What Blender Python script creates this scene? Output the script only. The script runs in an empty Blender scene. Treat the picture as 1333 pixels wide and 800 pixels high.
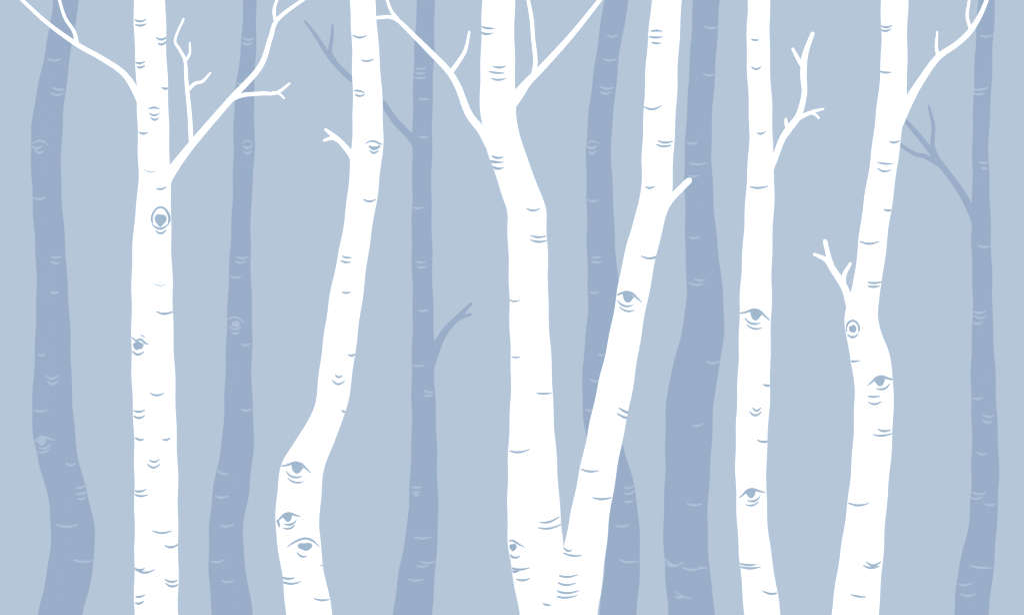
import bpy, math, random
random.seed(4)
S=0.006            # metres per drawing unit (trunks about 0.3 m thick)
BASE_Z=1.9         # height above ground of drawing unit row 800
GROUND_ROW=800+BASE_Z/S
def X(u): return (u-666.5)*S
def Z(v): return (800-v)*S+BASE_Z

scene=bpy.context.scene
scene.view_settings.view_transform='Standard'
scene.view_settings.look='None'
scene.view_settings.exposure=0
def lin(c):
    r=[]
    for k in c:
        k/=255.0
        r.append(k/12.92 if k<=0.04045 else ((k+0.055)/1.055)**2.4)
    return r
# ---------------------------------------------------------------- materials
def mat(name,col,self_glow=0.0,L=1.0,var=0.03,scale=3.0,stretch=1.0):
    """diffuse bark; haze = share of emission mixed into the surface, standing in for mist and even light"""
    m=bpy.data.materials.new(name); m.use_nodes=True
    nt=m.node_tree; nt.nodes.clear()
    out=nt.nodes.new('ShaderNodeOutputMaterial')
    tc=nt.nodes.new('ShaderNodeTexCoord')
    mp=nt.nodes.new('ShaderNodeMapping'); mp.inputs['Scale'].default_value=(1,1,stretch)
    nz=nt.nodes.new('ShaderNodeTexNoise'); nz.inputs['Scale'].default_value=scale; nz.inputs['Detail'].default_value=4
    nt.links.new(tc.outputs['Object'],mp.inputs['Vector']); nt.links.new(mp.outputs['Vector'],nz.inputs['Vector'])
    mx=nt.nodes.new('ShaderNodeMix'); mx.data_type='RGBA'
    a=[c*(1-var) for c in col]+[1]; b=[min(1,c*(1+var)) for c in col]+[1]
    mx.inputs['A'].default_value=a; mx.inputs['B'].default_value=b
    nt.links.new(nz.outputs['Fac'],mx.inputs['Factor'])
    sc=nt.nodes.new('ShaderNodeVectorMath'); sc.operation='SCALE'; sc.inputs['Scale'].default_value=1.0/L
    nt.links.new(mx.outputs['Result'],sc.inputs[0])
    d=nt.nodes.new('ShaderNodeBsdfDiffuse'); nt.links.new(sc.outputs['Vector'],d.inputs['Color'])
    if self_glow>0:
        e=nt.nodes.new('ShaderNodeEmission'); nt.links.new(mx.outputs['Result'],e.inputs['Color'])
        ms=nt.nodes.new('ShaderNodeMixShader'); ms.inputs[0].default_value=self_glow
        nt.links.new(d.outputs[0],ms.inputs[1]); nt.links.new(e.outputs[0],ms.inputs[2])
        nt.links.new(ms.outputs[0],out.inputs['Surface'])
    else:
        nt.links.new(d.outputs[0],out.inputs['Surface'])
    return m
LIGHT=1.6
M_white=mat('white_birch_bark',[0.88,0.88,0.88],var=0.01,L=1.0)
M_mark=mat('bark_scar_blue_grey',lin((160,182,203)),L=LIGHT,self_glow=0.6,var=0.03)  # near scars glow in part; emission stands in for light on them
M_far=mat('painted_haze_birch_bark',lin((154,174,201)),self_glow=0.96,L=LIGHT,var=0.008,scale=1.5)  # mist painted in as emission, so far bark shows almost no shading
M_farmark=mat('painted_haze_bark_scar',lin((175,193,215)),self_glow=0.96,L=LIGHT,var=0.01)  # far scars self-glow like their bark, a painted mist tone
M_sky=mat('misty_sky',lin((181,198,216)),self_glow=1.0,var=0.003,scale=0.3)
M_snow=mat('snow',[0.8,0.82,0.85],var=0.04,scale=1.5)

# ---------------------------------------------------------------- helpers
def cr(p0,p1,p2,p3,t):
    return tuple(0.5*((2*b)+(-a+c)*t+(2*a-5*b+4*c-d)*t*t+(-a+3*b-3*c+d)*t**3) for a,b,c,d in zip(p0,p1,p2,p3))
def smooth(pts,n):
    q=[tuple(2*a-b for a,b in zip(pts[0],pts[1]))]+list(pts)+[tuple(2*a-b for a,b in zip(pts[-1],pts[-2]))]
    out=[]
    for i in range(1,len(q)-2):
        for k in range(n): out.append(cr(q[i-1],q[i],q[i+1],q[i+2],k/n))
    out.append(tuple(pts[-1])); return out
def interp(prof,v):
    """cubic Hermite interpolation of rows (v, left, right)"""
    n=len(prof)
    if v<=prof[0][0]: return prof[0][1:]
    if v>=prof[-1][0]: return prof[-1][1:]
    def slope(i,k):
        if i==0: return (prof[1][k]-prof[0][k])/(prof[1][0]-prof[0][0])
        if i==n-1: return (prof[-1][k]-prof[-2][k])/(prof[-1][0]-prof[-2][0])
        a=(prof[i][k]-prof[i-1][k])/(prof[i][0]-prof[i-1][0]); b=(prof[i+1][k]-prof[i][k])/(prof[i+1][0]-prof[i][0])
        return (a+b)/2
    for i in range(n-1):
        if prof[i][0]<=v<=prof[i+1][0]:
            h=prof[i+1][0]-prof[i][0]; t=(v-prof[i][0])/h; r=[]
            for k in (1,2):
                r.append((2*t**3-3*t*t+1)*prof[i][k]+(t**3-2*t*t+t)*h*slope(i,k)+(-2*t**3+3*t*t)*prof[i+1][k]+(t**3-t*t)*h*slope(i+1,k))
            return tuple(r)
def link(name,verts,faces,m,parent,sm=True):
    me=bpy.data.meshes.new(name); me.from_pydata(verts,[],faces); me.update()
    me.materials.append(m)
    if sm:
        for p in me.polygons: p.use_smooth=True
    o=bpy.data.objects.new(name,me); scene.collection.objects.link(o)
    if parent: o.parent=parent
    return o
FLAT=0.8
def full_profile(prof):
    (v0,l0,r0),(v1,l1,r1)=prof[0],prof[1]
    dc=((l0+r0)-(l1+r1))/2/(v0-v1)
    top=[]
    w=r0-l0; c=(l0+r0)/2
    for v,f in ((-700,0.12),(-450,0.45),(-200,0.8),(-60,0.95)):
        cc=c+dc*v*0.35+(math.sin(v*0.01)*6 if v<-100 else 0)
        top.append((v,cc-w*f/2,cc+w*f/2))
    (va,la,ra),(vb,lb,rb)=prof[-2],prof[-1]
    dc=((lb+rb)-(la+ra))/2/(vb-va); w=rb-lb; c=(lb+rb)/2; bot=[]
    for d,f in ((110,1.03),(230,1.15),(300,1.5),(GROUND_ROW-800+20,2.0)):
        cc=c+dc*min(d,110)*0.6; bot.append((800+d,cc-w*f/2,cc+w*f/2))
    return top+prof+bot
def trunk(name,prof,depth,m,parent):
    P=full_profile(prof); N=64; verts=[]; faces=[]
    v=P[0][0]; rows=[]
    while v<P[-1][0]: rows.append(v); v+=6
    rows.append(P[-1][0])
    ph=random.uniform(0,6)
    for v in rows:
        l,r=interp(P,v)
        # slight unevenness of real bark along each side
        l+=0.45*math.sin(v*0.11+ph)+0.3*math.sin(v*0.043+2*ph); r+=0.45*math.sin(v*0.097+3*ph)+0.3*math.sin(v*0.051+ph)
        a=(r-l)/2*S; cx=X((l+r)/2); z=Z(v)
        for k in range(N):
            t=2*math.pi*k/N; verts.append((cx+a*math.cos(t),depth+a*FLAT*math.sin(t),z))
    for i in range(len(rows)-1):
        for k in range(N):
            a=i*N+k; b=i*N+(k+1)%N; faces.append((a,a+N,b+N,b))
    faces.append(tuple(range(N)))
    link(name,verts,faces,m,parent)
    return P
def branch(name,pts,x0,depth,k,m,parent):
    """pts: (u,v,width); the limb leaves the trunk and swings k metres in depth per metre sideways"""
    P=smooth([(float(a),float(b),float(c)) for a,b,c in pts],8); N=14; verts=[]; faces=[]
    C=[(X(u),depth+k*abs(X(u)-X(x0)),Z(v)) for u,v,w in P]
    from mathutils import Vector
    n=len(C)
    for i,(u,v,w) in enumerate(P):
        t=(Vector(C[min(i+1,n-1)])-Vector(C[max(i-1,0)])).normalized()
        side=t.cross(Vector((0,1,0))).normalized(); up=side.cross(t).normalized()
        r=max(w,1.2)/2*S
        for j in range(N):
            a=2*math.pi*j/N; p=Vector(C[i])+side*(r*math.cos(a))+up*(r*math.sin(a)); verts.append(tuple(p))
    # rounded tip
    t=(Vector(C[-1])-Vector(C[-2])).normalized(); r=max(P[-1][2],1.2)/2*S
    for j in range(N):
        p=Vector(C[-1]).lerp(Vector(verts[(n-1)*N+j]),0.6)+t*r*0.7; verts.append(tuple(p))
    tip=len(verts); verts.append(tuple(Vector(C[-1])+t*r))
    for i in range(n):
        for j in range(N):
            a=i*N+j; b=i*N+(j+1)%N; faces.append((a,b,b+N,a+N))
    for j in range(N): faces.append((n*N+j,n*N+(j+1)%N,tip))
    faces.append(tuple(range(N))[::-1])
    link(name,verts,faces,m,parent)
class Marks:
    def __init__(s,P,depth): s.P=P; s.d=depth; s.v=[]; s.f=[]
    def pt(s,u,v,lift):
        l,r=interp(s.P,v); c=(l+r)/2; a=(r-l)/2
        t=max(-0.975,min(0.975,(u-c)/a)); y=s.d-FLAT*a*S*math.sqrt(1-t*t)
        k=1+lift/(a*S)
        return (X(c)+t*a*S*(1+0.3*(k-1)),s.d+(y-s.d)*k-0.005,Z(v))
    def ribbon(s,pts,n=6,lift=0.005,cross=2):
        P=smooth([tuple(map(float,p)) for p in pts],n); b=len(s.v); m=cross+1
        for i,(u,v,w) in enumerate(P):
            p=P[max(i-1,0)]; q=P[min(i+1,len(P)-1)]
            dx,dy=q[0]-p[0],q[1]-p[1]; L=math.hypot(dx,dy) or 1
            nx,ny=-dy/L,dx/L; w=max(w*1.12,0.5)
            for j in range(m):
                o=(j/cross-0.5)*w; s.v.append(s.pt(u+nx*o,v+ny*o,lift))
        for i in range(len(P)-1):
            for j in range(cross):
                a=b+i*m+j; s.f.append((a,a+m,a+m+1,a+1))
    def stroke(s,x1,y1,x2,y2,bow=2.0,w=2.45):
        s.ribbon([(x1,y1,w*0.6),(x1*.7+x2*.3,y1*.7+y2*.3+bow*0.85,w),((x1+x2)/2,(y1+y2)/2+bow,w*1.1),(x1*.3+x2*.7,y1*.3+y2*.7+bow*0.8,w*0.9),(x2,y2,w*0.5)])
    def blob(s,cx,cy,w,h,skew=0.0):
        n=12; P=[]
        for i in range(n+1):
            t=-1+2*i/n; hh=math.sqrt(max(0,1-abs(t)**2.2))
            P.append((cx+t*w/2,cy+0.16*h*(hh-.5)+skew*t+0.05*h*math.sin(5*t+cx),h*hh*(1+0.1*math.sin(4*t+cy))))
        b=len(s.v); m=5
        for u,v,ww in P:
            for j in range(m): s.v.append(s.pt(u,v+(j/4-0.5)*max(ww,0.3),0.006))
        for i in range(n):
            for j in range(m-1):
                a=b+i*m+j; s.f.append((a,a+m,a+m+1,a+1))
    def eye(s,cx,cy,k=1.0,f=1,under=2):
        """healed branch scar: lid line, dark pupil, wrinkles underneath; f=1/-1 mirrors it"""
        g=lambda x,y,w:(cx+f*x*k,cy+y*k,w)
        s.ribbon([g(-19,-3,1),g(-10,-5,2.4),g(-1,-8,2.8),g(7,-6,2.6),g(13,0,2.2),g(19,5,1)])
        # scar: hangs from the lid, pointed toward the outer side
        n=10; P=[]
        for i in range(n+1):
            t=i/n; x=-5+14*t
            topy=-6.5+1.2*(1-2*t)**2 if t<.6 else -6.5+(t-.6)*12
            boty=-2+7.5*math.sin(math.pi*min(1,t*1.02+0.03))**0.7 if 0<t<1 else (-3 if t==0 else -1)
            P.append((x,topy,max(boty,topy+0.6)))
        b=len(s.v)
        for x,ty,by in P:
            for j in range(4):
                u,v,_=g(x,ty+(by-ty)*j/3,0); s.v.append(s.pt(u,v,0.006))
        for i in range(n):
            for j in range(3):
                a=b+i*4+j; s.f.append((a,a+4,a+5,a+1))
        s.ribbon([g(-12,2,1),g(-7,7.5,2.3),g(0,9.8,2.6),g(8,8.5,1)])
        if under>1: s.ribbon([g(-10,10,1),g(-4,14.5,2.2),g(3,16,2.3),g(10,14.5,1)])
    def ring(s,cx,cy,w,h):
        pts=[]
        for i in range(17):
            t=math.radians(150+i*240/16); pts.append((cx+w/2*math.cos(t)*(1-0.12*max(0,-math.sin(t))),cy+h/2*math.sin(t),2.5 if 0<i<16 else 0.8))
        s.ribbon(pts,n=3)
    def build(s,m,parent): 
        link('bark_marks',s.v,s.f,m,parent)

def tree(stems,depth,far,branches):
    e=bpy.data.objects.new('birch_tree',None); scene.collection.objects.link(e)
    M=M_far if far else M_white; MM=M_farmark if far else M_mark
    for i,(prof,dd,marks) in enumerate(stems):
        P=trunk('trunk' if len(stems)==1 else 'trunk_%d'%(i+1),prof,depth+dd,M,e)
        k=Marks(P,depth+dd)
        for mk in marks:
            if mk[0]=='e': k.eye(*mk[1:])
            elif mk[0]=='b': k.blob(*mk[1:])
            elif mk[0]=='r': k.ring(*mk[1:])
            elif mk[0]=='p': k.ribbon(mk[1])
            else: k.stroke(*mk)
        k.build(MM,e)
    for i,(x0,k,pts) in enumerate(branches):
        branch('branch_%d'%(i+1),pts,x0,depth,k,M,e)

# ================================================================ near trees
tree([([(0,174,215),(100,177,218),(200,180,221),(235,180,222),(300,174,223),(400,171,225),(500,172,228),(600,175,231),(700,175,232),(800,175,232)],0,
 [(174,25,191,25,3),(176,32,191,31,2),(203,49,218,48,3),(205,56,217,54,3),(176,81,189,80,2),(178,87,189,85,2),(210,114,222,113,2),
  (193,142,208,142,-2),(194,147,208,147,3),(196,153,207,153,3),(181,172,193,172,2),(187,220,205,222,3,1.2),(203,245,217,243,2),
  ('r',209,284,23,29),('b',209,285,16,15),(198,292,220,291,6),(202,300,217,299,4),
  (199,369,217,370,2,1.2),(203,405,226,405,3,2.6),
  ('p',[(171,438,1),(177,443,2.2),(183,441,2.4),(189,446,2.4),(194,448,.8)]),('b',180,449,14,10),(172,457,188,457,4),(182,436,190,440,-1,1.6),
  (195,511,214,511,3),(174,534,189,533,2),(174,541,189,540,3),(211,571,222,569,2),(176,569,188,571,2),
  (194,598,208,597,3),(191,603,209,603,5),(174,638,191,636,2),(175,643,193,643,2),(198,690,224,690,3),(214,709,232,708,3),
  (175,739,189,739,2),(177,741,202,740,4),(214,753,232,754,3),(215,758,233,759,4),(175,775,189,773,2),(176,784,188,781,2)])],
 0.0,False,
 [(198,0.35,[(192,158,14),(184,133,11),(163,98,7.5),(132,76,6.5),(100,58,6),(60,29,5),(22,-6,4)]),
  (198,0.35,[(101,59,5),(96,41,4.5),(84,22,4),(75,-8,3.5)]),
  (198,-0.3,[(212,240,18),(224,222,13),(250,188,9.5),(300,130,8),(338,88,7),(352,50,6),(362,25,5),(400,-4,4)]),
  (198,-0.3,[(249,188,6),(247,150,5.5),(243,110,5),(241,80,4),(234,65,3.5),(228,52,3),(239,25,2.5)]),
  (198,-0.3,[(244,118,4.5),(254,109,4),(264,106,3.5),(274,95,2)]),
  (198,-0.3,[(241,80,3.5),(247,70,3),(247,56,2)]),
  (198,-0.3,[(300,130,6),(316,124,5.5),(340,122,5),(360,121,4),(377,109,2.5)]),
  (198,-0.3,[(355,121,4),(363,122,3),(370,128,2)]),
  (198,-0.3,[(359,30,4.5),(357,12,4),(364,-8,3)])])

tree([([(0,455,488),(50,458,492),(100,459,496),(150,459,498),(185,458,499),(240,454,493),(300,446,484),(400,427,470),(470,417,461),(530,409,451),(550,400,445),(575,383,435),(600,368,425),(620,363,420),(640,361,418),(680,359,416),(700,360,417),(740,366,421),(800,373,433)],0,
 [(459,46,478,46,3),(470,78,487,77,2),(461,118,475,121,-1),(462,123,475,123,2),('p',[(475,188,.8),(481,184,2),(488,184,2.4),(494,187,2),(498,188,.8)]),(480,190,495,190,3,4),(481,196,493,196,3),
  (472,259,490,259,3),(445,333,458,335,1),(443,339,457,341,1),(445,380,457,380,1),(453,461,463,460,2),(436,487,446,488,3),(432,494,449,495,5),
  (444,534,457,533,2),('e',385,610,1.1,1),('e',376,674,.85,-1),(361,676,364,686,-1),
  ('p',[(373,712,.8),(383,705,2.4),(396,700,2.8),(407,703,2.4),(416,711,.8)]),('b',397,710,20,10),(386,718,400,723,3),
  (366,750,384,751,2),(366,756,392,756,3),(408,778,430,779,2),(423,733,416,735,1,1.5)])],
 -0.4,False,
 [(470,0.3,[(468,225,10),(458,203,8),(448,190,7),(438,180,6),(424,169,3.5)]),
  (470,0.3,[(443,185,5),(433,180,4.5),(422,183,3.5)])])

tree([([(0,628,670),(60,626,670),(130,625,671),(150,626,672),(175,630,677),(200,635,684),(240,649,699),(258,655,706),(275,660,711),(300,661,712),(400,663,714),(480,665,718),(560,663,722),(620,661,726),(700,661,733),(740,666,738),(800,676,745)],0,
 [(627,35,644,37,1),(625,42,642,43,2),(641,86,659,86,2),(636,93,657,95,1),(639,102,659,102,2),(640,203,656,204,2),(633,209,656,211,1),(641,217,656,218,2),
  (685,271,703,271,3),(690,306,711,307,2),(690,312,712,313,2),(663,390,677,390,2,1.8),(666,464,678,464,1,1.8),(698,511,718,511,1),
  (662,586,690,584,3),(702,679,728,672,3),(700,686,730,682,3),
  ('p',[(661,704,1),(668,703,2.4),(676,708,2.2),(684,712,.8)]),('b',668,711,10,9),(663,721,677,723,3),(662,737,690,738,3),(672,753,690,752,2),(706,784,718,787,1),(663,741,676,742,2)]),
  ([(0,848,887),(60,843,884),(120,839,881),(200,836,877),(240,835,875),(262,832,873),(285,825,866),(340,811,853),(400,800,841),(460,788,831),(540,770,817),(600,757,805),(660,745,795),(715,733,789),(800,715,778)],-0.06,
 [(847,41,863,41,-1),(845,48,863,48,1),(848,55,861,56,1),(838,139,862,137,4),(856,183,876,184,2),(854,188,874,189,2),(840,243,853,242,2),
  (834,333,861,331,4),('e',816,388,1.05,1,2),(805,530,826,538,2),(803,537,822,544,2),(756,610,780,612,2,2.6),(771,647,796,647,2,2.6),
  (733,711,745,715,3),(733,719,758,722,2),(724,747,753,747,3),(722,755,750,758,4),(720,766,754,768,4,2.8),(720,774,752,774,3)])],
 0.1,False,
 [(650,0.3,[(652,215,14),(640,192,14),(627,170,11),(610,148,9.5),(597,115,8.5),(584,93,8),(560,68,7),(540,48,6),(515,25,5),(496,23,4.5),(480,26,4)]),
  (650,0.3,[(585,97,6),(596,82,5.5),(606,65,4.5),(611,42,3)]),
  (650,0.3,[(519,27,4.5),(509,14,4),(501,-8,3.5)]),
  (650,-0.3,[(660,142,16),(674,124,14),(688,106,10),(706,88,8.5),(745,45,7),(786,-6,5)]),
  (650,-0.3,[(694,100,6),(697,80,5.5),(694,50,5),(692,25,5),(686,-8,4)]),
  (855,-0.3,[(864,272,10),(875,257,9),(897,235,8)])])

tree([([(0,973,1002),(60,972,1002),(120,974,1004),(180,975,1006),(240,972,1008),(300,968,1006),(400,963,1004),(470,961,1003),(540,959,1001),(600,957,998),(660,959,998),(720,962,1004),(800,969,1016)],0,
 [(978,51,988,52,1),(978,87,991,87,3),(985,173,997,171,2),(976,243,1000,242,2),('e',982,411,1.05,1,2),(993,500,1005,501,1),(979,530,991,530,4),(975,535,992,535,5),
  (985,572,1003,573,2),('e',979,643,.9,-1,2),(963,733,985,734,1),(963,737,991,737,2),(992,768,1015,770,3)])],
 0.25,False,
 [(988,-0.3,[(1000,225,11),(1008,208,8),(1018,182,8),(1027,168,9),(1040,150,8),(1047,122,7),(1046,100,8),(1047,78,8),(1051,62,6.5),(1058,44,5)]),
  (988,-0.3,[(1046,88,6),(1039,77,5),(1032,64,3.5)]),
  (988,-0.3,[(1036,156,6),(1050,149,5),(1060,145,4),(1072,142,2.5)]),
  (988,-0.3,[(1055,147,4),(1061,149,3.5),(1066,154,2.5)]),
  (988,-0.3,[(1028,170,6),(1024,163,5),(1023,155,3)])])

tree([([(0,1147,1182),(60,1147,1181),(120,1144,1180),(145,1141,1178),(200,1134,1170),(260,1125,1162),(320,1117,1154),(370,1110,1147),(390,1104,1144),(410,1100,1143),(430,1101,1147),(460,1106,1157),(490,1111,1162),(540,1112,1163),(600,1109,1159),(700,1097,1151),(800,1082,1144)],0,
 [(1147,34,1162,33,2),(1147,39,1160,38,2),(1145,93,1161,94,1),(1157,184,1171,183,2),(1142,211,1162,213,1),(1142,219,1160,221,3),(1150,272,1162,272,2),
  (1119,314,1145,314,3),(1129,367,1147,367,1),(1129,372,1145,372,1),('r',1110,427,17,20),('b',1110,427,10,10),(1103,435,1118,434,4),
  (1101,469,1120,469,1),('e',1147,497,.95,-1,1),(1129,515,1146,515,1),(1130,523,1148,522,3),(1142,558,1160,559,2),(1136,565,1161,564,2),
  (1104,654,1132,654,3),(1127,730,1147,730,5),(1123,735,1145,736,3),(1107,773,1128,776,1)])],
 -0.3,False,
 [(1163,0.3,[(1168,160,17),(1181,135,13),(1197,108,9.5),(1220,76,8),(1245,58,7),(1262,42,7),(1276,20,6),(1288,-8,4.5)]),
  (1163,0.3,[(1222,75,5),(1219,62,4),(1220,42,2.5)]),
  (1163,0.3,[(1264,40,4.5),(1259,22,4),(1261,5,3.5),(1263,-8,3)]),
  (1125,-0.35,[(1116,425,14),(1107,400,10),(1100,376,9),(1084,350,8),(1075,338,6),(1060,331,3.5)]),
  (1125,-0.35,[(1084,350,7),(1079,335,6),(1074,314,5.5)]),
  (1125,-0.35,[(1098,374,6),(1099,358,5.5),(1107,343,3.5)])])

# ================================================================ far trees with mist painted in as emission
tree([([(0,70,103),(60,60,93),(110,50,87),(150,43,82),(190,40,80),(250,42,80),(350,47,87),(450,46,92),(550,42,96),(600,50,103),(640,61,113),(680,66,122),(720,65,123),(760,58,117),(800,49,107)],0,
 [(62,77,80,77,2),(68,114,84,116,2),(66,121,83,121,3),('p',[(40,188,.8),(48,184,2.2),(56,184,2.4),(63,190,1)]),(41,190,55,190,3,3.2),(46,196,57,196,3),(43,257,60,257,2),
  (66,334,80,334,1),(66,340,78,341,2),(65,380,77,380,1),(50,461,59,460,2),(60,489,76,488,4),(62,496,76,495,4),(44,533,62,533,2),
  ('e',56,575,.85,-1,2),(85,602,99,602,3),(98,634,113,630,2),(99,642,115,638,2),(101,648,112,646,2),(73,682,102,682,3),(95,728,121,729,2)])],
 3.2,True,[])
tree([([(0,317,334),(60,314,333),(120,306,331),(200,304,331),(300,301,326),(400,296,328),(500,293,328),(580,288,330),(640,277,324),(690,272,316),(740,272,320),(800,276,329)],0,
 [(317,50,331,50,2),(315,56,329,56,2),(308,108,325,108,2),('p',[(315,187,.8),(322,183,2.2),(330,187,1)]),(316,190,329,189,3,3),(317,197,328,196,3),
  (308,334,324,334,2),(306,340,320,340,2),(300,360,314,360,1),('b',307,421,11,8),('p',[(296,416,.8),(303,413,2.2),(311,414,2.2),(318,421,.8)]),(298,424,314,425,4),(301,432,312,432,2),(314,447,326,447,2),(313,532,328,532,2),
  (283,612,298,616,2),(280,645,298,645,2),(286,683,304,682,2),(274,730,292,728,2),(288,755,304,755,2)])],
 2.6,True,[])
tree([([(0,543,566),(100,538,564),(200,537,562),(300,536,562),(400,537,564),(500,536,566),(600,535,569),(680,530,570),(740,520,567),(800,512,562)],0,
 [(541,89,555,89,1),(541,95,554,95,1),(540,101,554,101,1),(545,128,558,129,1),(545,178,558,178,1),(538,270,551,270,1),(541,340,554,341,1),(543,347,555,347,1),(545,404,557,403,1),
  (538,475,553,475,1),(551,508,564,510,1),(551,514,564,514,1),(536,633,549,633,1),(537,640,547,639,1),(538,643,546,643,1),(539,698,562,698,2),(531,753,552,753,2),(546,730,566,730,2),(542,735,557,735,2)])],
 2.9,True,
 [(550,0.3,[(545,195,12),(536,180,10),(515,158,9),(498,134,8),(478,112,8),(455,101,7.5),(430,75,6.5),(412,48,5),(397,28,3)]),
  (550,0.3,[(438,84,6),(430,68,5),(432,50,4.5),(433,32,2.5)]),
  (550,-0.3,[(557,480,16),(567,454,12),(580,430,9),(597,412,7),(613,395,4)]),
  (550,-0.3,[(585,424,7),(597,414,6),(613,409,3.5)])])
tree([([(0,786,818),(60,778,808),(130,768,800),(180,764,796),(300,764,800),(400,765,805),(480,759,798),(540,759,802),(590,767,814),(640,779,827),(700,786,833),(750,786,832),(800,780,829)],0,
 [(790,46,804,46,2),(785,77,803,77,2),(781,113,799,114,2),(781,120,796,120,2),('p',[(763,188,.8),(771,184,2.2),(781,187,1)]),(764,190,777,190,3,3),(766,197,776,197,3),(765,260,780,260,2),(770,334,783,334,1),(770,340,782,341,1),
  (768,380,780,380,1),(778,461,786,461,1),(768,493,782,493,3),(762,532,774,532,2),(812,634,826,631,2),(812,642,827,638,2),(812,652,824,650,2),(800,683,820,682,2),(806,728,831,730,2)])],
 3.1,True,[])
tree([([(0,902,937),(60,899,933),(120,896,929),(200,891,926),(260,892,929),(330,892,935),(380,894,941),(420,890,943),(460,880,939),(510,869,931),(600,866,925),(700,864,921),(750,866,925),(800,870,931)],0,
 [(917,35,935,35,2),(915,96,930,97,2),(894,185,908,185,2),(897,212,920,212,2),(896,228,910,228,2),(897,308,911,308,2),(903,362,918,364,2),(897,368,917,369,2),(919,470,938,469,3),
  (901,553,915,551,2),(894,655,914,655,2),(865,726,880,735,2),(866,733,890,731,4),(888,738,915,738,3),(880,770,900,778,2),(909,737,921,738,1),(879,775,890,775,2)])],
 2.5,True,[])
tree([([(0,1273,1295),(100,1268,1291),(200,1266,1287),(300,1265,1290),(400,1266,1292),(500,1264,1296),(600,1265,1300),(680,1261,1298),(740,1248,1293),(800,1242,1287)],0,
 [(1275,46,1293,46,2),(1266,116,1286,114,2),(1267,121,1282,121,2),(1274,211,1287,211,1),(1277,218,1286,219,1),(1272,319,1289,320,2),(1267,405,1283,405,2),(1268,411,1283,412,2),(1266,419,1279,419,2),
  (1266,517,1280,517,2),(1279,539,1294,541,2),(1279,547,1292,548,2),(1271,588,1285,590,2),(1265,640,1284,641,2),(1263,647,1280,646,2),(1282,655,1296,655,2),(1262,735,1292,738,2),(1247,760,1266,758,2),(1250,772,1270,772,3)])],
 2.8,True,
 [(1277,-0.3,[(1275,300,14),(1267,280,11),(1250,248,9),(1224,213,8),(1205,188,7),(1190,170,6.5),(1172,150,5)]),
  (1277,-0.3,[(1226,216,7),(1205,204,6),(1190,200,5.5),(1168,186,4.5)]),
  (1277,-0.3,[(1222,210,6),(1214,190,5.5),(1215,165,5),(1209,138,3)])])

# ================================================================ ground and misty sky
verts=[];faces=[];n=60;ext=300
for j in range(n+1):
    for i in range(n+1):
        a=(i/n*2-1);b=(j/n*2-1); x=ext*a*abs(a);y=ext*b*abs(b)
        verts.append((x,y,0.05*math.sin(x*0.8+1)*math.cos(y*0.6)-0.03))
for j in range(n):
    for i in range(n):
        a=j*(n+1)+i; faces.append((a,a+1,a+n+2,a+n+1))
link('ground',verts,faces,M_snow,None)
verts=[];faces=[];n=64;R=60
for i in range(n+1):
    t=math.radians(-10+200*i/n)
    for z in (-2,15,40,80): verts.append((R*math.cos(t),R*math.sin(t),z))
for i in range(n):
    for j in range(3):
        a=i*4+j; faces.append((a,a+1,a+5,a+4))
link('sky',verts,faces,M_sky,None)

# ================================================================ light
w=bpy.data.worlds.new('World'); scene.world=w; w.use_nodes=True
nt=w.node_tree; nt.nodes.clear()
out=nt.nodes.new('ShaderNodeOutputWorld')
bg=nt.nodes.new('ShaderNodeBackground'); bg.inputs[0].default_value=(1,1,1,1); bg.inputs[1].default_value=1.5
sk=nt.nodes.new('ShaderNodeTexSky'); sk.sky_type='NISHITA'; sk.sun_disc=False
sk.sun_elevation=math.radians(35); sk.sun_rotation=math.radians(180)
b2=nt.nodes.new('ShaderNodeBackground'); b2.inputs[1].default_value=0.05
ad=nt.nodes.new('ShaderNodeAddShader')
nt.links.new(sk.outputs[0],b2.inputs[0]); nt.links.new(bg.outputs[0],ad.inputs[0]); nt.links.new(b2.outputs[0],ad.inputs[1]); nt.links.new(ad.outputs[0],out.inputs[0])
sl=bpy.data.lights.new('sun','SUN'); sl.energy=0.8; sl.angle=math.radians(60); sl.color=(1,0.97,0.93)
so=bpy.data.objects.new('sun',sl); so.rotation_euler=(math.radians(55),0,0); so.location=(0,-10,15); scene.collection.objects.link(so)

# ================================================================ camera
cd=bpy.data.cameras.new('camera'); cd.type='ORTHO'; cd.ortho_scale=1333*S; cd.clip_end=1000
co=bpy.data.objects.new('camera',cd); co.location=(0,-14,Z(400)); co.rotation_euler=(math.radians(90),0,0)
scene.collection.objects.link(co); scene.camera=co
